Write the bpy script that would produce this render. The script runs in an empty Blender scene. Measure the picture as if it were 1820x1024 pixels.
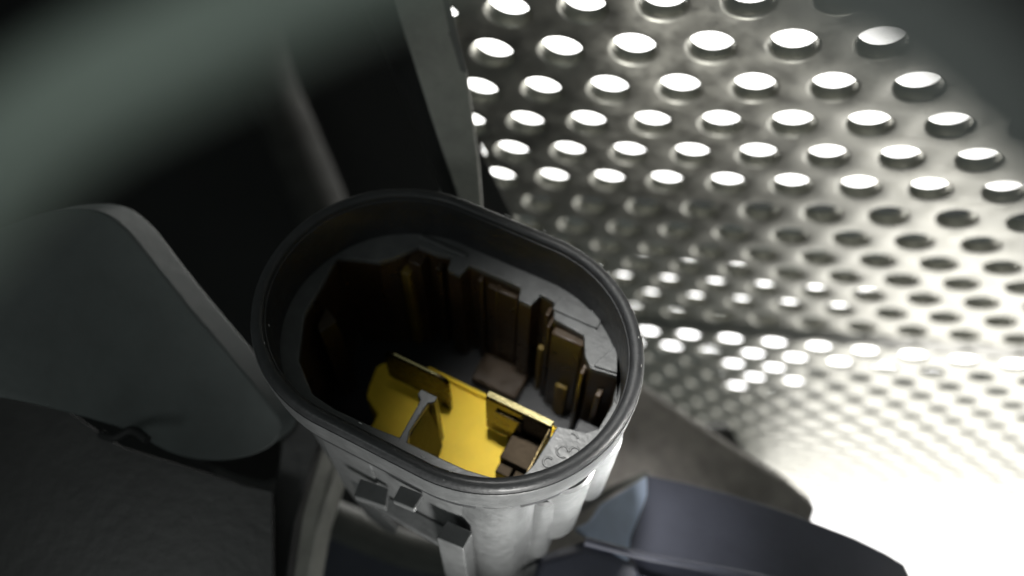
import bpy, bmesh, math, random
from mathutils import Vector, Matrix
import mathutils.noise as mn
R = math.radians
random.seed(7)
sc = bpy.context.scene
sc.unit_settings.system = 'METRIC'
sc.unit_settings.scale_length = 0.01          # one unit is one centimetre
COL = sc.collection

# ------------------------------------------------------------------ camera
F, CX, CY = 1450.0, 910.0, 512.0              # focal length and centre in photo pixels
ROT = Matrix(((0.9998845, -0.0080648, -0.0128788),
              (0.0, 0.8475383, -0.5307343),
              (0.0151955, 0.5306730, 0.8474404)))
CAM = Vector((0.466442, -3.577886, 6.575041))
cd = bpy.data.cameras.new('camera')
cam = bpy.data.objects.new('camera', cd); COL.objects.link(cam)
cam.matrix_world = Matrix.Translation(CAM) @ ROT.to_4x4()
cd.sensor_width = 36.0
cd.lens = 36.0 * F / 1820.0
cd.clip_start = 0.02; cd.clip_end = 500
cd.dof.use_dof = True
cd.dof.focus_distance = 7.1
cd.dof.aperture_fstop = 0.17
cd.dof.aperture_blades = 0
sc.camera = cam

def P(px, py, d):
    """photo pixel at a depth (cm along the view axis) -> world point"""
    return CAM + ROT @ Vector(((px - CX) / F * d, -(py - CY) / F * d, -d))
def D(x, y, z):
    return ROT @ Vector((x, y, z))

# ------------------------------------------------------------------ world, lamps, exposure
w = bpy.data.worlds.new('World'); sc.world = w; w.use_nodes = True
w.node_tree.nodes['Background'].inputs[0].default_value = (0.75, 0.85, 0.80, 1)
w.node_tree.nodes['Background'].inputs[1].default_value = 0.085
sc.view_settings.view_transform = 'Standard'
sc.view_settings.look = 'None'
sc.view_settings.exposure = 0
sc.view_settings.gamma = 1

def area(name, loc, target, size, power, color=(1, 1, 1), spread=180):
    l = bpy.data.lights.new(name, 'AREA'); l.shape = 'DISK'; l.size = size
    l.energy = power; l.color = color; l.spread = R(spread)
    o = bpy.data.objects.new(name, l); COL.objects.link(o)
    o.location = loc
    o.rotation_euler = (Vector(target) - Vector(loc)).to_track_quat('-Z', 'Y').to_euler()
    return o
area('key_lamp', (1.6, -7.5, -2.2), (0.9, -1.3, -1.0), 1.6, 92, (1.0, 0.99, 0.95), 50)
area('side_lamp', (8.5, -3.2, -1.2), (2.1, -1.0, -0.9), 1.0, 45, (1.0, 0.99, 0.95), 14)
area('left_lamp', (-7.0, -7.0, 5.0), (-2.0, 2.0, -2.0), 3.0, 30, (0.95, 1.0, 0.98), 90)
area('overhead_lamp', (0.4, 1.0, 9.0), (1.25, -.35, -1.0), 0.9, 24, (1.0, 0.99, 0.95), 21)
area('near_fill', CAM + D(-.5, .3, 1.3), CAM + D(0, 0.9, -3), 0.5, 14, (0.92, 1.0, 0.95), 150)  # added fill just behind the lens, brightens the near cable and casing

# ------------------------------------------------------------------ materials
def mat(name, base, rough=0.5, metal=0.0, spec=0.5, bump=0.0, bscale=30.0, mottled=0.0, mscale=4.0,
        wear=0.0, wcol=(0.35, 0.35, 0.34), wscale=(3, 3, 3), coat=0.0, sss=0.0, rvar=0.0):
    m = bpy.data.materials.new(name); m.use_nodes = True
    n, k = m.node_tree.nodes, m.node_tree.links
    b = n['Principled BSDF']
    b.inputs['Roughness'].default_value = rough
    b.inputs['Metallic'].default_value = metal
    b.inputs['Specular IOR Level'].default_value = spec
    b.inputs['Coat Weight'].default_value = coat
    tc = n.new('ShaderNodeTexCoord')
    col = None
    rgb = n.new('ShaderNodeRGB'); rgb.outputs[0].default_value = (*base, 1); col = rgb.outputs[0]
    if mottled:
        t = n.new('ShaderNodeTexNoise'); t.inputs['Scale'].default_value = mscale; t.inputs['Detail'].default_value = 6
        t.inputs['Roughness'].default_value = .65
        k.new(tc.outputs['Object'], t.inputs['Vector'])
        r = n.new('ShaderNodeMapRange'); r.inputs[1].default_value = .3; r.inputs[2].default_value = .7
        r.inputs[3].default_value = 1 - mottled; r.inputs[4].default_value = 1 + mottled
        k.new(t.outputs[0], r.inputs[0])
        x = n.new('ShaderNodeMix'); x.data_type = 'RGBA'; x.blend_type = 'MULTIPLY'; x.inputs[0].default_value = 1
        k.new(col, x.inputs[6]); k.new(r.outputs[0], x.inputs[7]); col = x.outputs[2]
    if wear:
        mp = n.new('ShaderNodeMapping'); mp.inputs['Scale'].default_value = wscale
        mp.inputs['Rotation'].default_value = (0.3, 0.2, 0.5)
        k.new(tc.outputs['Object'], mp.inputs[0])
        t = n.new('ShaderNodeTexNoise'); t.inputs['Scale'].default_value = 3; t.inputs['Detail'].default_value = 8
        t.inputs['Roughness'].default_value = .7
        k.new(mp.outputs[0], t.inputs['Vector'])
        r = n.new('ShaderNodeMapRange'); r.inputs[1].default_value = .66; r.inputs[2].default_value = .74
        r.inputs[4].default_value = wear; k.new(t.outputs[0], r.inputs[0])
        x = n.new('ShaderNodeMix'); x.data_type = 'RGBA'; k.new(r.outputs[0], x.inputs[0])
        k.new(col, x.inputs[6]); x.inputs[7].default_value = (*wcol, 1); col = x.outputs[2]
    k.new(col, b.inputs['Base Color'])
    if rvar:
        t = n.new('ShaderNodeTexNoise'); t.inputs['Scale'].default_value = mscale * 2; t.inputs['Detail'].default_value = 5
        k.new(tc.outputs['Object'], t.inputs['Vector'])
        r = n.new('ShaderNodeMapRange'); r.inputs[3].default_value = rough - rvar; r.inputs[4].default_value = rough + rvar
        r.inputs[1].default_value = .3; r.inputs[2].default_value = .7
        k.new(t.outputs[0], r.inputs[0]); k.new(r.outputs[0], b.inputs['Roughness'])
    if bump:
        t = n.new('ShaderNodeTexNoise'); t.inputs['Scale'].default_value = bscale; t.inputs['Detail'].default_value = 5
        k.new(tc.outputs['Object'], t.inputs['Vector'])
        bp = n.new('ShaderNodeBump'); bp.inputs['Strength'].default_value = bump; bp.inputs['Distance'].default_value = .02
        k.new(t.outputs[0], bp.inputs['Height']); k.new(bp.outputs[0], b.inputs['Normal'])
    if coat: b.inputs['Coat Roughness'].default_value = .22
    if sss:
        b.inputs['Subsurface Weight'].default_value = sss; b.inputs['Subsurface Radius'].default_value = (.12, .08, .03)
    return m
def emit(name, col, s):
    m = bpy.data.materials.new(name); m.use_nodes = True
    n, k = m.node_tree.nodes, m.node_tree.links
    n.remove(n['Principled BSDF']); e = n.new('ShaderNodeEmission')
    e.inputs[0].default_value = (*col, 1); e.inputs[1].default_value = s
    k.new(e.outputs[0], n['Material Output'].inputs[0]); return m

M = {}
M['plastic'] = mat('grey_nylon', (.105, .108, .110), .42, bump=.18, bscale=26, mottled=.18, mscale=5, wear=.5, wcol=(.42, .42, .41), wscale=(1.2, 4, 4), rvar=.08)
M['lip'] = mat('shaded_lip_plastic', (.024, .025, .027), .55, bump=.3, bscale=30, mottled=.25, mscale=6, wear=.8, wcol=(.34, .34, .34), wscale=(3, 8, 8), rvar=.08, coat=.12)  # slightly darker lip plastic, with its shade put into the near-black base
M['inner'] = mat('bounce_tinted_plastic', (.042, .026, .013), .33, bump=.2, bscale=14, mottled=.35, mscale=3, rvar=.08)  # grey housing plastic; the insert's yellow bounce is put into the base colour
M['yellowwall'] = mat('shaded_yellow_plastic', (.17, .115, .02), .5, bump=.15, bscale=12, mottled=.2)  # insert yellow darkened, shade included in the base colour
M['web'] = mat('dark_brown_plastic', (.014, .010, .007), .5, spec=.25, bump=.2, bscale=14, mottled=.3)
M['rib'] = mat('matt_grey_casting', (.05, .05, .048), .95, spec=.1, mottled=.3, mscale=1)
M['slate'] = mat('slate_plastic', (.010, .011, .014), .5, bump=.3, bscale=20, mottled=.2)
M['yellow'] = mat('yellow_plastic', (.79, .545, .036), .5, spec=.2, bump=.15, bscale=12, mottled=.08, mscale=3, sss=.15)
M['brass'] = mat('tarnished_brass', (.055, .042, .022), .25, metal=1, bump=.12, bscale=18, mottled=.3, mscale=4, rvar=.08)
M['brass_edge'] = mat('brass_highlight', (.85, .74, .38), .18, metal=1, bump=.1, bscale=20)  # pale copy of the brass; the edge highlight is painted in
M['bronze'] = mat('dark_bronze', (.022, .017, .012), .5, metal=1, bump=.12, bscale=18, mottled=.3, mscale=4)
M['steel'] = mat('brushed_stainless', (.61, .60, .54), .47, metal=1, bump=.22, bscale=2.2, mottled=.16, mscale=2.2, rvar=.09, wear=.25, wcol=(.35, .32, .26), wscale=(.8, .8, .8))
M['seam'] = mat('folded_stainless', (.62, .61, .57), .30, metal=1, bump=.2, bscale=5, mottled=.12, mscale=1.5)
M['plain'] = mat('scuffed_plate_metal', (.36, .33, .31), .5, metal=.0, bump=.5, bscale=2.5, mottled=.45, mscale=1.2)
M['greyplate'] = mat('grey_green_plastic', (.062, .072, .072), .5, bump=.25, bscale=8, mottled=.22, mscale=.9, wear=.35, wcol=(.12, .13, .13), wscale=(1, 1, 1))
M['bracket'] = mat('dull_grey_bracket', (.15, .15, .14), .5, bump=.4, bscale=9, mottled=.22, mscale=1.6, wear=.6, wcol=(.5, .48, .42), wscale=(1.5, 3, 1.5))
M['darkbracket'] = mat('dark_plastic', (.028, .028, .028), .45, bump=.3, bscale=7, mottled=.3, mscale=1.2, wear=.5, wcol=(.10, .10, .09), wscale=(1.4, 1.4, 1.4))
M['flange'] = mat('grey_flange', (.045, .047, .046), .55, bump=.4, bscale=9, mottled=.25, mscale=2, wear=.4, wcol=(.2, .2, .19))
M['black'] = mat('black_plastic', (.006, .0065, .007), .7, bump=.2, bscale=4, mottled=.2)
M['blue'] = mat('slate_blue_plastic', (.080, .085, .118), .5, bump=.3, bscale=5, mottled=.2, mscale=.8, rvar=.06)
M['paleblue'] = mat('lit_blue_plastic', (.42, .50, .66), .4, bump=.3, bscale=5, mottled=.2, mscale=.9)  # paler copy of the housing blue, light on the facet painted in
M['hose'] = mat('dark_green_rubber', (.19, .225, .20), .6, bump=.2, bscale=6, mottled=.15)
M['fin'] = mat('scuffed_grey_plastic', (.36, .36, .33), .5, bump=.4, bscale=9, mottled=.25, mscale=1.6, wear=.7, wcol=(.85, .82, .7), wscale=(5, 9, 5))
M['casing'] = mat('grey_casing', (.17, .178, .175), .6, bump=.2, bscale=6, mottled=.15)
M['glow'] = emit('lamp_diffuser_white', (1.0, .99, .95), 6.0)
M['glow3'] = emit('floor_lamp_diffuser', (1.0, .99, .97), 2.5)
M['glow2'] = emit('work_lamp_diffuser', (1.0, .99, .97), 7.0)

# ------------------------------------------------------------------ helpers
def tag(o, label=None, cat=None, group=None, kind=None):
    if label: o['label'] = label
    if cat: o['category'] = cat
    if group: o['group'] = group
    if kind: o['kind'] = kind
    return o
def empty(name, loc, rotz=0):
    o = bpy.data.objects.new(name, None); COL.objects.link(o)
    o.location = loc; o.rotation_euler = (0, 0, rotz); o.empty_display_size = .3
    return o
def obj(name, verts, faces, m, parent=None, bevel=0, seg=2, smooth=True, ang=40):
    me = bpy.data.meshes.new(name)
    me.from_pydata([tuple(v) for v in verts], [], faces)
    me.validate(); me.update()
    bm = bmesh.new(); bm.from_mesh(me)
    bmesh.ops.remove_doubles(bm, verts=bm.verts, dist=1e-5)
    bmesh.ops.recalc_face_normals(bm, faces=bm.faces)
    for f_ in bm.faces: f_.smooth = smooth
    if smooth:
        for e in bm.edges:
            if len(e.link_faces) == 2 and e.calc_face_angle(0) > R(ang): e.smooth = False
    bm.to_mesh(me); bm.free()
    me.materials.append(m)
    o = bpy.data.objects.new(name, me); COL.objects.link(o)
    if parent: o.parent = parent
    if bevel:
        b = o.modifiers.new('bevel', 'BEVEL'); b.width = bevel; b.segments = seg; b.limit_method = 'ANGLE'; b.angle_limit = R(35)
        b.harden_normals = False
    return o
def prism_data(poly, ext, base=0):
    n = len(poly)
    vs = [Vector(p) for p in poly] + [Vector(p) + e for p, e in zip(poly, ext if isinstance(ext, list) else [ext] * n)]
    fs = [[base + i for i in range(n)], [base + n + i for i in reversed(range(n))]]
    for i in range(n):
        j = (i + 1) % n; fs.append([base + i, base + n + i, base + n + j, base + j])
    return vs, fs
def prism(name, poly, ext, m, parent=None, bevel=0, **k):
    vs, fs = prism_data(poly, ext)
    return obj(name, vs, fs, m, parent, bevel, **k)
def smoothpoly(pts, it=2):
    for _ in range(it):
        q = []
        for i in range(len(pts)):
            a, b = Vector(pts[i]), Vector(pts[(i + 1) % len(pts)])
            q += [a * .75 + b * .25, a * .25 + b * .75]
        pts = q
    return pts
def box(name, x0, x1, y0, y1, z0, z1, m, parent=None, bevel=.01, **k):
    return prism(name, [(x0, y0, z0), (x1, y0, z0), (x1, y1, z0), (x0, y1, z0)], Vector((0, 0, z1 - z0)), m, parent, bevel, **k)
def tube(name, pts, r, m, parent=None, nseg=20):
    vs, fs = [], []
    pts = [Vector(p) for p in pts]
    rr = r if isinstance(r, list) else [r] * len(pts)
    up = Vector((0.1, 0.2, 1)).normalized()
    for i, p in enumerate(pts):
        t = (pts[min(i + 1, len(pts) - 1)] - pts[max(i - 1, 0)]).normalized()
        a = t.cross(up).normalized(); b = t.cross(a)
        for k in range(nseg):
            q = 2 * math.pi * k / nseg
            vs.append(p + (a * math.cos(q) + b * math.sin(q)) * rr[i])
    for i in range(len(pts) - 1):
        for k in range(nseg):
            l = (k + 1) % nseg
            fs.append([i * nseg + k, i * nseg + l, (i + 1) * nseg + l, (i + 1) * nseg + k])
    fs.append(list(range(nseg))); fs.append([(len(pts) - 1) * nseg + k for k in reversed(range(nseg))])
    return obj(name, vs, fs, m, parent)
def spline(pts, n=12):
    pts = [Vector(p) for p in pts]; out = []
    for i in range(len(pts) - 1):
        p0, p1, p2, p3 = pts[max(i - 1, 0)], pts[i], pts[i + 1], pts[min(i + 2, len(pts) - 1)]
        for k in range(n):
            t = k / n
            out.append(.5 * ((2 * p1) + (p2 - p0) * t + (2 * p0 - 5 * p1 + 4 * p2 - p3) * t * t + (3 * p1 - p0 - 3 * p2 + p3) * t ** 3))
    out.append(pts[-1]); return out

# ------------------------------------------------------------------ perforated stainless sheet
PITCH = 0.9
Uc = Vector((.93707675, -.07039208, .34195337)); Wc = Vector((-.07490775, -.99719047, 0)); Vc = Vector((-.34099265, .02561496, .93971692))
TH = [-1.2369, -1.182, -1.2051, -1.1986, -1.1882, -1.1556, -1.1818, -1.2047, -1.2322, -1.2063, -1.1798, -1.1698]
def stepv(t): return Wc * math.cos(t) + Vc * math.sin(t)
rowsA = {0: Vector((-.06720055, 3.53792184, -10.47671939))}
for i, t in enumerate(TH): rowsA[i + 1] = rowsA[i] + stepv(t) * .866
for i in range(-1, -8, -1): rowsA[i] = rowsA[i + 1] - stepv(-1.21) * .866
rowsA[13] = rowsA[12] + stepv(-1.17) * .866
TB = -1.14808509
O13 = Vector((2.92365604, -1.09769285, -math.exp(3.02296551)))
rowsB = {13 + i: O13 + stepv(TB) * .866 * i for i in range(-1, 40)}
def surf(rows, r, c):
    """row coordinate r, column c in pitches -> camera-space point (cm) and normal"""
    lo, hi = min(rows), max(rows)
    i = max(lo, min(hi - 1, math.floor(r)))
    # smooth the small bends between rows
    a, b = rows[i], rows[i + 1]
    p = a + (b - a) * (r - i) + Uc * c
    n = Uc.cross(b - a).normalized()
    return p * PITCH, n
def hexr(a):
    a = (a + math.pi / 6) % (math.pi / 3) - math.pi / 6     # distance to the hexagon side at this angle
    return .5 / math.cos(a)
NS = 24
def sheet(name, rows, i0, i1, thick, keep, m, parent, hole=.290, lipw=.040):
    vs, fs = [], []
    for i in range(i0, i1 + 1):
        for c2 in range(-30, 60):
            if (c2 - i) % 2: continue
            c = c2 * .5
            p, n = surf(rows, i, c)
            if p.z > -3: continue
            px, py = CX + F * p.x / -p.z, CY - F * p.y / -p.z
            if not keep(px, py, i, c): continue
            rj = random.Random(i * 131 + c2)
            jx, jy = rj.uniform(-.006, .006), rj.uniform(-.006, .006)
            hr = hole * rj.uniform(.985, 1.015)
            rings = [(None, 0), (hr + lipw * 1.5, 0.0), (hr + lipw * .75, .008), (hr + lipw * .2, .030), (hr, .060), (hr, thick), (None, thick)]
            b0 = len(vs)
            for (rr, dz) in rings:
                for k in range(NS):
                    a = 2 * math.pi * k / NS
                    # hexagon with flat sides facing the neighbours in the row (angle 0)
                    rad = hexr(a) if rr is None else rr
                    x, y = rad * math.cos(a), rad * math.sin(a)
                    if rr is not None: x += jx; y += jy
                    q, nn = surf(rows, i + y / .866, c + x)
                    vs.append(CAM + ROT @ (q + nn * dz * PITCH))
            for g in range(len(rings) - 1):
                for k in range(NS):
                    l = (k + 1) % NS
                    fs.append([b0 + g * NS + k, b0 + g * NS + l, b0 + (g + 1) * NS + l, b0 + (g + 1) * NS + k])
    me = bpy.data.meshes.new(name); me.from_pydata([tuple(v) for v in vs], [], fs); me.update()
    bm = bmesh.new(); bm.from_mesh(me); bmesh.ops.remove_doubles(bm, verts=bm.verts, dist=2e-4)
    for f_ in bm.faces: f_.smooth = True
    for e in bm.edges:
        if len(e.link_faces) == 2 and e.calc_face_angle(0) > R(50): e.smooth = False
    bm.to_mesh(me); bm.free(); me.materials.append(m)
    o = bpy.data.objects.new(name, me); COL.objects.link(o); o.parent = parent
    return o
NSGN = -1
mesh_root = empty('perforated_sheet', (0, 0, 0))
tag(mesh_root, 'perforated stainless steel sheet with rows of round holes behind the connector', 'metal sheet')
sheet('upper_panel', rowsA, -5, 12, .22, lambda x, y, i, c: (740 if y < 150 else 818) < x < 2350 and -420 < y, M['steel'], mesh_root)
sheet('lower_panel', rowsB, 13, 34, .12, lambda x, y, i, c: 980 < x < 2350, M['steel'], mesh_root, hole=.285)
# the folded seam between the two panels: a rounded step strip
def seam():
    vs, fs = [], []
    prof = [(12.50, 0, 'A'), (12.50, -.10, 'A'), (12.62, -.14, 'A')]
    a, na = surf(rowsA, 12.5, 0); b, nb = surf(rowsB, 12.5, 0)
    pts = [a, a * .75 + b * .25, a * .5 + b * .5, a * .25 + b * .75, b]
    cs = [-8, 30]
    n = len(pts)
    for c in cs:
        for p in pts: vs.append(CAM + ROT @ (p + Uc * c * PITCH))
    for c in cs:
        for p in pts: vs.append(CAM + ROT @ (p + Uc * c * PITCH + Vector((0, .08, -.03))))
    for k in range(n - 1):
        fs.append([k, k + 1, n + k + 1, n + k]); fs.append([2 * n + k, 3 * n + k, 3 * n + k + 1, 2 * n + k + 1])
    return obj('folded_seam', vs, fs, M['seam'], mesh_root)
seam()

# ------------------------------------------------------------------ connector
ANG = R(-27)
conn = empty('electrical_connector', (-.0542, .1704, 0), ANG)
tag(conn, 'open oval grey plastic electrical connector with dark rim and yellow insert', 'connector')
CC = Vector((-.0542, .1704, 0)); LU = Vector((math.cos(ANG), math.sin(ANG), 0)); LV = Vector((-math.sin(ANG), math.cos(ANG), 0))
def loc(px, py, z):
    d = P(px, py, 1) - CAM; t = (z - CAM.z) / d.z; q = CAM + d * t - CC
    return (q.dot(LU), q.dot(LV), z)
HL = .52
def ring(r, z, n=96, L=HL):
    o = []
    for k in range(n):
        t = 2 * math.pi * (k + .5) / n
        o.append(Vector(((L if math.cos(t) > 0 else -L) + r * math.cos(t), r * math.sin(t), z)))
    return o
def loft(name, rings, m, parent, closed=False, capb=False, **k):
    n = len(rings[0]); vs = [v for r_ in rings for v in r_]; fs = []
    g = len(rings)
    for i in range(g if closed else g - 1):
        j = (i + 1) % g
        for a in range(n):
            b = (a + 1) % n; fs.append([i * n + a, i * n + b, j * n + b, j * n + a])
    if capb: fs.append([(g - 1) * n + a for a in reversed(range(n))])
    return obj(name, vs, fs, m, parent, **k)
# rim: rounded lip with its shade painted in; the collar is the pale band below it
def wob(r_, z_):
    rr = ring(r_, z_)
    return [v + Vector((0, 0, .006 * math.sin(3.1 * v.x + 1.3 * v.y) + .005 * mn.noise(v * 2.3))) for v in rr]
loft('rim', [wob(1.225, -.645), wob(1.222, -.30), wob(1.222, -.11), wob(1.230, -.07), wob(1.240, -.065), wob(1.246, -.03), wob(1.262, -.006), wob(1.292, .004), wob(1.325, -.002),
             wob(1.350, -.020), wob(1.362, -.050), wob(1.366, -.085), wob(1.355, -.10), wob(1.33, -.64)], M['lip'], conn, closed=True)
loft('collar', [ring(1.352, -.102), ring(1.372, -.094), ring(1.378, -.11), ring(1.372, -.30), ring(1.360, -.47), ring(1.345, -.50), ring(1.27, -.505), ring(1.27, -.12)], M['plastic'], conn, closed=True)

LEDGE = -.65; FLOOR = -2.5
cont = [(-0.542, 1.035), (-0.502, 0.877), (-0.353, 0.866), (-0.315, 1.031), (0.29, 1.028), (0.331, 0.886), (0.478, 0.872), (0.517, 1.045), (0.671, 1.033), (0.760, 0.845),
        (1.11, 0.813), (1.217, 0.603), (1.323, 0.503), (1.60, 0.549), (1.664, 0.246), (1.645, -0.04), (1.55, -.13), (1.29, -0.193), (1.275, -0.40), (1.255, -0.64), (1.20, -0.83), (1.10, -.90), (0.728, -0.965),
        (0.535, -0.975), (0.112, -0.985), (0.075, -0.872), (0.086, -0.55), (0.136, -0.52), (0.137, -0.455), (-0.045, -0.455), (-0.055, -0.515), (0.005, -0.56), (0.025, -0.978),
        (-0.208, -1.0), (-0.676, -1.017), (-0.95, -0.982), (-1.28, -0.743), (-1.525, -0.293), (-1.577, 0.14), (-1.625, 0.45), (-1.40, 0.55), (-1.20, 0.618), (-1.067, 0.768),
        (-0.93, .99), (-0.709, 0.99)]
# the ledge: outer stadium ring bridged to the cavity outline, with the cavity walls going down
bm = bmesh.new()
outer = [bm.verts.new(v) for v in ring(1.23, LEDGE, 96)]
inner = [bm.verts.new((x, y, LEDGE)) for x, y in cont]
eo = [bm.edges.new((outer[i], outer[(i + 1) % len(outer)])) for i in range(len(outer))]
ei = [bm.edges.new((inner[i], inner[(i + 1) % len(inner)])) for i in range(len(inner))]
bmesh.ops.triangle_fill(bm, edges=eo + ei, use_beauty=True)
low = [bm.verts.new((x, y, LEDGE - .07)) for x, y in cont]
for i in range(len(inner)):
    j = (i + 1) % len(inner); bm.faces.new((inner[i], inner[j], low[j], low[i]))
bmesh.ops.recalc_face_normals(bm, faces=bm.faces)
me = bpy.data.meshes.new('ledge'); bm.to_mesh(me); bm.free(); me.materials.append(M['plastic'])
ledge = bpy.data.objects.new('ledge', me); COL.objects.link(ledge); ledge.parent = conn
b_ = ledge.modifiers.new('bevel', 'BEVEL'); b_.width = .012; b_.segments = 2; b_.limit_method = 'ANGLE'; b_.angle_limit = R(50)
# cavity walls below the ledge
n = len(cont)
vs = [(x, y, LEDGE - .07) for x, y in cont] + [(x, y, FLOOR) for x, y in cont]
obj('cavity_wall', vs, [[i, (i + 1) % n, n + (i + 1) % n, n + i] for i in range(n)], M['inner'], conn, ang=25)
obj('cavity_floor', [(x * 1.0, y * 1.0, FLOOR + .004) for x, y in cont], [list(range(n))], M['slate'], conn)
# small raised strip on the far ledge and the step at its right
box('ledge_step', .70, 1.20, .93, 1.10, LEDGE + .001, LEDGE + .03, M['plastic'], conn, .008)
prism('ledge_step', [(1.34, .53, LEDGE + .001), (1.62, .57, LEDGE + .001), (1.66, .30, LEDGE + .001), (1.70, .26, LEDGE + .001), (1.60, .70, LEDGE + .001), (1.45, .86, LEDGE + .001), (1.36, .62, LEDGE + .001)], Vector((0, 0, .035)), M['plastic'], conn, .008)
box('ledge_step', -.98, -.40, 1.08, 1.12, LEDGE + .001, LEDGE + .025, M['plastic'], conn, .006)
# ribs standing on the far cavity wall
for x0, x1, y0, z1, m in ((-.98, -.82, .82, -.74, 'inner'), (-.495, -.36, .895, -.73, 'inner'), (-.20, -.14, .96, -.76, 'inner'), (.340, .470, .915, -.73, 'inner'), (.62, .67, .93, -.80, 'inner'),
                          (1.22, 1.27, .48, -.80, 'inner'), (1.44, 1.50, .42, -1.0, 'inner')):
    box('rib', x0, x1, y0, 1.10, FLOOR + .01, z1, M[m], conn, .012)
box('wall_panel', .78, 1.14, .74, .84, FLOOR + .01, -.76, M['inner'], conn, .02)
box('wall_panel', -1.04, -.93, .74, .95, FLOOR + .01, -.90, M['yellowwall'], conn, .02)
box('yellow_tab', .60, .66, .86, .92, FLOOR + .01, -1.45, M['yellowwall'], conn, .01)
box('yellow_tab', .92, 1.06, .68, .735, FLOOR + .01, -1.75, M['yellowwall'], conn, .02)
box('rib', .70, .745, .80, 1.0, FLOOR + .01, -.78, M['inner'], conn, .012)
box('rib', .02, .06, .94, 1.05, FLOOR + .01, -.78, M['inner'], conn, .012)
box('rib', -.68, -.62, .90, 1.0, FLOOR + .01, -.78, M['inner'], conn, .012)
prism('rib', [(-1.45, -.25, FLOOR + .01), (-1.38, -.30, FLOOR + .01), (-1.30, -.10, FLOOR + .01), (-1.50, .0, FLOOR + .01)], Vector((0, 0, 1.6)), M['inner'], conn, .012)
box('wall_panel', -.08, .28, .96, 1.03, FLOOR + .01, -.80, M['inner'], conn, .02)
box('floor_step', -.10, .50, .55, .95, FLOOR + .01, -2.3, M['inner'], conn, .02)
box('floor_step', 1.34, 1.62, .05, .38, FLOOR + .01, -1.60, M['slate'], conn, .02)
#box('slate_block', .02, .52, .36, .62, FLOOR + .01, -1.95, M['slate'], conn, .02)
#box('slate_block', .70, 1.05, .36, .52, FLOOR + .01, -1.90, M['slate'], conn, .02)
#box('slate_block', 1.36, 1.60, .05, .34, FLOOR + .01, -1.35, M['slate'], conn, .02)
#box('left_wall_step', -1.50, -1.05, -.30, .40, FLOOR + .01, -1.45, M['slate'], conn, .02)
# stiffening wall hanging under the T-shaped key

kw = [(.030, -.97), (.020, -.56), (.082, -.52), (.086, -.97)]; kb = [(.03, -.97), (.02, -.54), (.17, -.54), (.27, -.97)]
prism('key_web', [(x, y, LEDGE - .075) for x, y in kw], [Vector((b[0] - a[0], b[1] - a[1], -1.69 - LEDGE + .075)) for a, b in zip(kw, kb)], M['web'], conn, .006)

# yellow insert: a block with a notched outline
ZY = -1.70
ya = [loc(668, 650, ZY), loc(690, 640, ZY), (-.48, .10, ZY), (-.45, .21, ZY), (1.20, .21, ZY), (1.27, .05, ZY), (1.27, -.70, ZY), (1.1, -.86, ZY), (-.62, -.86, ZY), (-.64, -.55, ZY), loc(650, 705, ZY), loc(655, 685, ZY)]
yi = prism('yellow_insert', ya, Vector((0, 0, -.75)), M['yellow'], conn, .03, seg=3)
#prism('raised_pad', [(.02, -.36, ZY + .002), (.42, -.36, ZY + .002), (.46, -.80, ZY + .002), (.06, -.80, ZY + .002)], Vector((0, 0, .10)), M['yellow'], conn, .05, seg=4)
box('raised_rail', -.42, 1.16, .135, .19, ZY + .002, ZY + .06, M['yellow'], conn, .02)
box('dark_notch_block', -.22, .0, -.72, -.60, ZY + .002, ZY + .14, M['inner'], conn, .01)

# terminals: upright blades standing on the insert
def blade(u0, u1, y, t, ztop, notch, corner):
    z0 = ZY + .003
    o = []
    if corner:
        c = corner
        o = [(u0, z0 + .12), (u0, ztop - c), (u0 + c * .3, ztop - c * .3), (u0 + c, ztop), (u1 - c, ztop), (u1 - c * .3, ztop - c * .3), (u1, ztop - c), (u1, z0), (u1 - .12, z0), (u1 - .12, z0 + .10), (u0 + .05, z0 + .12)]
    else:
        o = [(u0, z0 + notch), (u0, ztop), (u1, ztop), (u1, z0), (u0 + .25, z0), (u0 + .25, z0 + notch)]
    return o
tl = empty('terminal', (0, 0, 0)); tl.parent = conn; tl['label'] = 'left dark blade terminal with rounded corners'
o = blade(-.72, .05, -.15, .06, -.98, 0, .10)
prism('blade', [(x, -.15, z) for x, z in o], Vector((0, .055, 0)), M['brass'], tl, .014)
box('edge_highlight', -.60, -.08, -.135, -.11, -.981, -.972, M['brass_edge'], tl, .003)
tr = empty('terminal', (0, 0, 0)); tr.parent = conn; tr['label'] = 'right boxed terminal with bright top edge'
o = blade(.50, 1.22, -.17, .06, -.86, .10, 0)
prism('blade', [(x, -.17, z) for x, z in o], Vector((0, .05, 0)), M['brass'], tr, .010)
box('top_flange', .50, 1.22, -.16, -.085, -.861, -.835, M['brass_edge'], tr, .008)  # pale strip painting the highlight along the blade's top edge
box('side_flange', 1.195, 1.225, -.66, -.15, -1.30, -.87, M['brass'], tr, .006)
box('spring_box', .83, 1.19, -.50, -.172, ZY + .003, -1.32, M['bronze'], tr, .012)
box('spring_box', .84, 1.00, -.62, -.505, ZY + .003, -1.42, M['bronze'], tr, .012)
box('spring_box', 1.02, 1.185, -.62, -.505, ZY + .003, -1.42, M['bronze'], tr, .012)
box('contact_plate', .62, .92, -.195, -.172, -1.36, -1.02, M['brass_edge'] if False else M['brass'], tr, .005)

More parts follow.
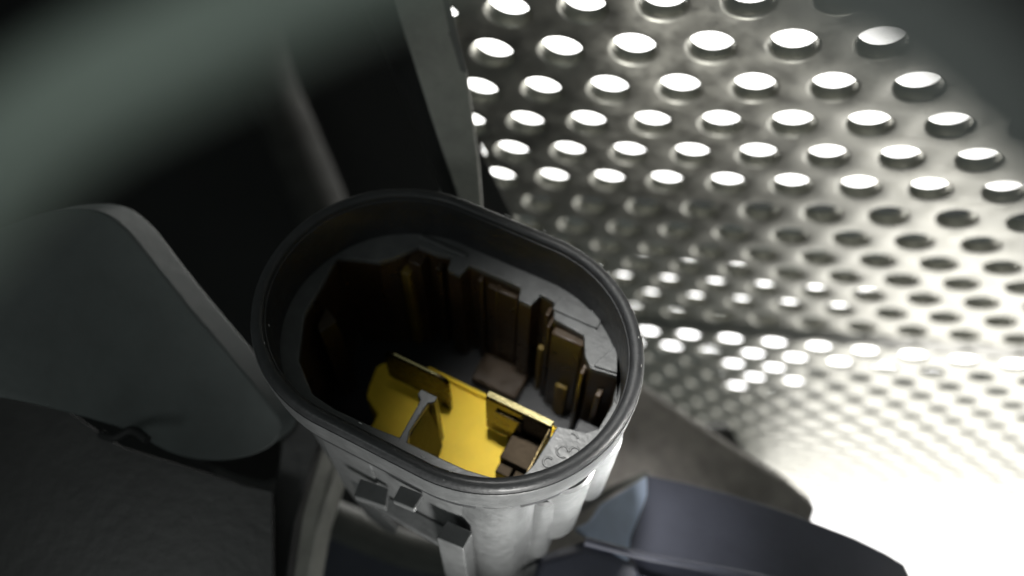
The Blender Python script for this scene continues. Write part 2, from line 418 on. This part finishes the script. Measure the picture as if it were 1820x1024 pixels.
# pale nicks and scuffs worn into the rim and collar
M['scuff'] = mat('scuffed_plastic', (.42, .42, .41), .6)
def nick(px, py, ln, wd, z=.0, tilt=0, lift=.003):
    a, b, _ = loc(px, py, z); ex = max(-HL, min(HL, a)); rr = Vector((a - ex, b, 0)); d = rr.length; rr.normalize(); tt = Vector((-rr.y, rr.x, 0))
    rj = random.Random(px * 7 + py); vs = []; n_ = 9
    c0 = Vector((ex, 0, z + lift)) + rr * d
    for k in range(n_):
        q = 2 * math.pi * k / n_; m_ = rj.uniform(.55, 1.1)
        vs.append(c0 + tt * (math.cos(q) * ln * m_) + (rr * .8 + Vector((0, 0, -.45))) * (math.sin(q) * wd * m_) )
    vs2 = [v - Vector((0, 0, .012)) for v in vs]
    return obj('scuff_mark', vs + vs2, [list(range(n_))] + [[k, n_ + k, n_ + (k + 1) % n_, (k + 1) % n_] for k in range(n_)], M['scuff'], conn)
for px, py, ln, wd in ((815, 353, .035, .008), (903, 383, .045, .007), (940, 397, .05, .006), (968, 410, .03, .006), (1008, 432, .04, .006), (1068, 470, .04, .010), (1082, 484, .025, .008),
                       (1128, 556, .02, .006), (1135, 600, .015, .005), (1140, 650, .02, .004), (640, 752, .02, .004), (752, 812, .02, .004), (800, 838, .015, .004), (470, 610, .015, .005), (478, 578, .012, .004), (562, 384, .02, .004)):
    nick(px, py, ln, wd)

# embossed marks moulded into the flat land beside the right terminal
def arc_mark(cx_, cy_, r, a0, a1, wdt=.012):
    vs, fs = [], []; n_ = 14
    for i in range(n_ + 1):
        a = R(a0 + (a1 - a0) * i / n_)
        for rr, z in ((r - wdt, 0.001), (r - wdt * .4, .010), (r + wdt * .4, .010), (r + wdt, 0.001)):
            vs.append((cx_ + rr * math.cos(a), cy_ + rr * math.sin(a), LEDGE + z))
    for i in range(n_):
        for k in range(3): fs.append([i * 4 + k, i * 4 + k + 1, i * 4 + k + 5, i * 4 + k + 4])
    return obj('embossed_mark', vs, fs, M['plastic'], conn)
e1 = loc(1000, 803, LEDGE); e2 = loc(975, 820, LEDGE); e3 = loc(1012, 790, LEDGE)
arc_mark(e1[0], e1[1], .055, 20, 320); arc_mark(e1[0] + .10, e1[1] + .05, .045, -60, 200); arc_mark(e2[0], e2[1] - .01, .045, 60, 300)
arc_mark(e1[0] + .02, e1[1] + .15, .06, 30, 120)

# body below the collar
bodyr = [ring(1.29, -.50), ring(1.285, -.62), ring(1.245, -.64), ring(1.235, -1.2), ring(1.20, -2.2), ring(1.16, -2.75)]
def clipfront(r_):
    return [Vector((v.x, v.y, v.z)) for v in r_]
loft('body', [clipfront(r_) for r_ in bodyr], M['plastic'], conn, capb=True, ang=30)
def outside(x, y, r_=1.222):
    ex = max(-HL, min(HL, x)); d = math.hypot(x - ex, y)
    if d < r_: return ex + (x - ex) * r_ / d, y * r_ / d
    return x, y
def column(x, y, r0, r1, z0, z1):
    vs, fs = [], []; n_ = 28
    for r_, z in ((r0 - .03, z0), (r0, z0 - .03), (r1, z1 + .03), (r1 - .03, z1)):
        for k in range(n_):
            a = 2 * math.pi * k / n_; vs.append((*outside(x + r_ * math.cos(a), y + r_ * math.sin(a)), z))
    for g in range(3):
        for k in range(n_):
            l = (k + 1) % n_; fs.append([g * n_ + k, g * n_ + l, (g + 1) * n_ + l, (g + 1) * n_ + k])
    fs += [list(range(n_))[::-1], [3 * n_ + k for k in range(n_)]]
    return obj('column', vs, fs, M['plastic'], conn)
column(.98, -.83, .42, .38, -.48, -4.6)
column(1.45, -.48, .34, .30, -.60, -2.3)
column(1.66, -.10, .24, .22, -.60, -2.0)
column(1.42, -.72, .16, .15, -.9, -2.9)
def plate(name, pts, ext, m='plastic', bevel=.015): return prism(name, pts, Vector(ext), M[m], conn, bevel)
# left fin: a wedge reaching below the body
plate('side_fin', [(-.74, -1.20, -.50), (-.16, -1.20, -.50), (-.22, -1.20, -2.2), (-.30, -1.20, -2.9), (-.14, -1.20, -3.05), (-.20, -1.20, -3.45), (-.36, -1.20, -3.55), (-.60, -1.20, -3.3), (-.76, -1.20, -2.3)], (0, -.045, 0))
# clip blocks with flat tops
def block(name, px, z, down, bevel=.015):
    pts = [loc(x, y, z) for x, y in px]
    return plate(name, pts, (0, 0, -down), bevel=bevel)
block('latch_block', [(640, 850), (690, 868), (686, 902), (628, 882)], -1.45, .14)
block('latch_block', [(712, 862), (752, 878), (736, 907), (697, 890)], -1.0, .10)
block('latch_block', [(795, 924), (840, 946), (824, 977), (775, 956)], -1.33, 1.9)
plate('shelf_bar', [(-.62, -1.22, -1.95), (.60, -1.22, -1.95), (.60, -1.40, -2.0), (-.40, -1.36, -2.02)], (0, 0, -.10))
#, (.62, -1.20, -1.30), (.60, -1.30, -1.34), (.02, -1.28, -1.34)], (0, 0, -.07))

# ------------------------------------------------------------------ surrounding parts (left)
back = prism('housing_back_wall', [P(-900, -700, 26), P(760, -700, 26), P(790, 380, 26), P(900, 700, 26), P(700, 1500, 26), P(-900, 1500, 26)], D(0, 0, -.5), M['black'])
tag(back, kind='structure')

pl = [(-160, 470), (0, 405), (60, 380), (120, 370), (180, 373), (225, 405), (275, 470), (330, 540), (390, 610), (440, 670), (480, 720), (503, 752), (490, 790), (440, 815), (370, 822), (300, 808), (240, 770), (150, 742), (0, 705), (-160, 690)]
pts = smoothpoly([P(x, y, 8.6 + (x - 200) * .0022) for x, y in pl], 2)
g = empty('grey_plastic_lobe', P(200, 600, 8.8)); g['label'] = 'rounded grey green plastic lobe left of the connector'; g['category'] = 'plastic cover'
def child(o, parent):
    o.parent = parent; o.matrix_parent_inverse = parent.matrix_world.inverted() if False else Matrix.Translation(-parent.location)
    return o
child(prism('face_plate', pts, D(.12, .09, -.30), M['greyplate'], bevel=.02), g)
sm = tube('clip_stub', spline([P(262, 782, 8.4), P(235, 765, 8.5), P(205, 778, 8.5), P(180, 772, 8.6)], 6), .045, M['black']); child(sm, g)

pn = prism('corner_cover', [P(-200, 690, 9.4), P(0, 705, 9.4), P(120, 728, 9.4), P(215, 792, 9.2), P(440, 862, 9.0), P(486, 872, 9.0), P(488, 1300, 8.6), P(-200, 1300, 8.6)], D(-.1, -.3, -.4), M['darkbracket'], bevel=.02)
tag(pn, 'dark scuffed plastic panel filling the lower left corner', 'panel')
st = prism('grey_strip', [P(300, 800, 11), P(500, 770, 11), P(505, 850, 11), P(470, 862, 11), P(420, 850, 11)], D(0, 0, -.3), M['darkbracket'], bevel=.04)
tag(st, 'small grey strip between the grey lobe and the dark panel', 'strip')

po = empty('bracket_post', P(520, 900, 10)); po['label'] = 'upright bracket post with black face and grey edge under the connector'; po['category'] = 'bracket'
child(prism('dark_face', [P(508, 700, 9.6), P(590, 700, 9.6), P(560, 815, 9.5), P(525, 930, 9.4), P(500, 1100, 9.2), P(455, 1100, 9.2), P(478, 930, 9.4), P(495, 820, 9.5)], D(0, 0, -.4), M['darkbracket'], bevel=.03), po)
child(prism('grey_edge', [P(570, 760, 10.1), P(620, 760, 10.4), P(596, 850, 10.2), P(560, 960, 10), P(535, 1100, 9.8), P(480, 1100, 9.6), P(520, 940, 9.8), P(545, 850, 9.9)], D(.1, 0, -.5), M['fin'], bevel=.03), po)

fin = empty('upright_fin', P(780, 150, 9)); fin['label'] = 'tall scuffed grey fin rising behind the oval rim beside the sheet'; fin['category'] = 'fin'
ridge = [P(683, -150, 8.7), P(700, 0, 8.8), P(735, 110, 9.0), P(765, 205, 9.1), P(812, 345, 9.3), P(845, 450, 9.5)]
right = [P(785, -150, 8.8), P(797, 0, 8.9), P(812, 60, 8.95), P(830, 130, 9.1), P(851, 290, 9.3), P(862, 450, 9.5)]
left = [P(600, -150, 9.8), P(642, 0, 9.9), P(690, 110, 10.1), P(728, 205, 10.2), P(790, 345, 10.4), P(830, 450, 10.6)]
backr = [p + D(-.1, 0, -1.6) for p in right]
def strip(name, A_, B_, m, par, th):
    n_ = len(A_); vs = A_ + B_ + [p + th for p in A_] + [p + th for p in B_]
    fs = []
    for i in range(n_ - 1):
        fs += [[i, i + 1, n_ + i + 1, n_ + i], [2 * n_ + i, 3 * n_ + i, 3 * n_ + i + 1, 2 * n_ + i + 1], [i, 2 * n_ + i, 2 * n_ + i + 1, i + 1], [n_ + i, n_ + i + 1, 3 * n_ + i + 1, 3 * n_ + i]]
    fs += [[0, n_, 3 * n_, 2 * n_], [n_ - 1, 3 * n_ - 1, 4 * n_ - 1, 2 * n_ - 1]]
    return child(obj(name, vs, fs, m, None, .02), par)
strip('grey_face', ridge, right, M['fin'], fin, D(.0, 0, -.35))  # paler plastic than the dark face; light on this side painted in
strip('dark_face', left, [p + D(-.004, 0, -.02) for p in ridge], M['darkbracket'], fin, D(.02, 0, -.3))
strip('thin_edge', [p + D(-.16, 0, .0) for p in right[:4]], [p + D(.01, 0, .02) for p in right[:4]], M['bracket'], fin, D(0, 0, -.1))

web = prism('dark_triangle', [P(838, 215, 11.3), P(868, 290, 11.4), P(915, 390, 11.6), P(940, 470, 11.8), P(800, 470, 11.6), P(815, 260, 11.4)], D(-.1, 0, -.4), M['darkbracket'], bevel=.03)  # dark triangular prism over the sheet's left edge
tag(web, 'dark triangular piece between the grey fin and the perforated sheet', 'bracket')
rb = tube('round_rib', spline([P(430, -60, 23.5), P(470, 120, 23.5), P(522, 250, 23.5), P(568, 360, 23.5), P(600, 460, 23.5)], 8), [.75] * 33, M['rib'])
tag(rb, 'blurred grey round rib deep in the black cavity left of the fin', 'rib')

# ------------------------------------------------------------------ surrounding parts (below, right)
flr = prism('plain_metal_plate', [P(960, 668, 13.6), P(1140, 690, 13.6), P(1220, 745, 13.4), P(1310, 805, 13.1), P(1400, 862, 12.8), P(1452, 905, 12.7), P(1445, 925, 12.6), P(1440, 1050, 12), P(900, 1050, 12)], D(0, .1, -.2), M['plain'], bevel=.04)
tag(flr, 'plain mottled metal plate between the connector and the perforated sheet', 'metal plate')

bh = empty('blue_housing', P(1300, 960, 10)); bh['label'] = 'blurred slate blue plastic housing across the bottom right'; bh['category'] = 'housing'
top = [(1148, 843), (1220, 858), (1300, 878), (1380, 903), (1450, 928), (1520, 955), (1575, 982), (1608, 1002), (1618, 1024)]
A_ = [P(x, y, 10.4) for x, y in top]
B_ = [P(1100, 1300, 8.6)] * 0 + [P(1112 + i * 62, 985 + i * 14, 9.6) for i in range(len(top))]
strip('top_face', A_, B_, M['blue'], bh, D(0, -.3, -.15))
C_ = [P(1090 + i * 66, 1010 + i * 16, 9.5) for i in range(len(top))]
E_ = [P(1060 + i * 70, 1300, 8.4) for i in range(len(top))]
strip('lower_face', C_, E_, M['blue'], bh, D(0, -.3, -.15))
child(prism('pale_facet', [P(1150, 846, 10.35), P(1152, 880, 10.2), P(1122, 955, 9.7), P(1118, 1000, 9.5), P(1060, 965, 9.6), P(1022, 940, 9.8), P(1050, 925, 9.9), P(1070, 895, 10.1)], D(0, -.1, -.3), M['paleblue'], bevel=.03), bh)
child(tube('ridge', spline([P(1040, 962, 9.4), P(1150, 990, 9.3), P(1300, 1018, 9.2), P(1500, 1060, 9.0)], 6), .05, M['blue']), bh)
child(prism('left_wing', [P(960, 1000, 9.6), P(1040, 975, 9.6), P(1130, 1000, 9.5), P(1160, 1100, 9.2), P(930, 1100, 9.2)], D(0, 0, -.3), M['blue'], bevel=.05), bh)
tn = tube('thin_rod', spline([P(1030, 905, 11.2), P(1090, 870, 11.4), P(1150, 842, 11.6)], 5), .05, M['bracket'])
tag(tn, 'thin tan grey rod leading up to the corner of the blue housing', 'rod')
hs = tube('dark_hose', spline([P(540, 905, 12.5), P(600, 925, 12.5), P(680, 960, 12.5), P(760, 985, 12.5), P(900, 1000, 12.5)], 8), .28, M['bracket'])
tag(hs, 'blurred grey curved hose seen below the connector clips', 'hose')
bs = prism('blue_grey_shell', smoothpoly([P(x, y, 13.5) for x, y in [(560, 930), (640, 925), (720, 960), (760, 1010), (900, 1030), (900, 1150), (540, 1150)]], 2), D(0, 0, -.6), M['blue'], bevel=.1)
tag(bs, 'dark blue grey shell in the gap beneath the connector', 'shell')
bx = prism('dark_floor', [P(380, 760, 17), P(1300, 760, 17), P(1700, 1500, 14), P(380, 1500, 14)], D(0, 0, -.5), M['darkbracket'])
tag(bx, kind='structure')

# ------------------------------------------------------------------ things close to the lens
ho = tube('dark_green_cable', spline([P(-500, 950, 1.2), P(-230, 560, 1.2), P(-40, 330, 1.2), P(130, 190, 1.2), P(380, 60, 1.2), P(700, -90, 1.2), P(1300, -300, 1.2)], 10), .088, M['hose'], nseg=28)
tag(ho, 'out of focus dark green cable crossing the upper left corner', 'cable')
cs = tube('grey_casing', spline([P(1130, -330, .95), P(1390, -130, .95), P(1640, 20, .95), P(1860, 210, .95), P(2130, 520, .95)], 10), .087, M['casing'], nseg=28)
cb = tube('black_surround', spline([P(1250, -470, .9), P(1500, -270, .9), P(1770, -90, .9), P(1990, 110, .9), P(2250, 450, .9)], 10), .10, M['black'], nseg=28)
tag(cb, 'out of focus black surround in the extreme upper right corner', 'surround')
tag(cs, 'out of focus grey casing edge over the upper right corner', 'casing')

# ------------------------------------------------------------------ lamps seen through and beside the sheet
def lamp_panel(px, depth, label, m=None):
    e = empty('light_panel', P(sum(p[0] for p in px) / len(px), sum(p[1] for p in px) / len(px), depth))
    e['label'] = label; e['category'] = 'lamp'; e['group'] = 'light panels behind the perforated sheet'
    child(prism('diffuser', [P(x, y, depth) for x, y in px], D(0, 0, -.15), m or M['glow']), e)
    cx_, cy_ = sum(p[0] for p in px) / len(px), sum(p[1] for p in px) / len(px)
    child(prism('backing', [P(cx_ + (x - cx_) * 1.02, cy_ + (y - cy_) * 1.04, depth + .2) for x, y in px], D(0, 0, -.3), M['black']), e)
    return e
lamp_panel([(700, -900), (2300, -900), (2300, 372), (1800, 362), (1250, 345), (820, 332)], 26, 'large white light panel glowing through the top rows of holes')
lamp_panel([(1060, 462), (1300, 470), (1420, 488), (1560, 520), (1500, 560), (1300, 552), (1060, 540)], 27, 'white light panel glowing through the middle rows beside the rim')
lamp_panel([(1060, 585), (1300, 588), (1900, 628), (1900, 668), (1420, 640), (1425, 688), (1290, 690), (1290, 620), (1060, 612)], 27, 'narrow white light panel glowing along the folded seam', M['glow2'])
wl = empty('work_lamp', CAM + D(14, -6.4, -19)); wl['label'] = 'bright white work lamp filling the lower right corner'; wl['category'] = 'lamp'
child(prism('diffuser', [CAM + D(*q) for q in [(32, -7.7, -33), (9.2, -7.7, -33), (8.3, -7.7, -26), (7.4, -7.7, -17), (6.8, -7.7, -12), (26, -7.7, -12)]], D(0, -.3, 0), M['glow3']), wl)
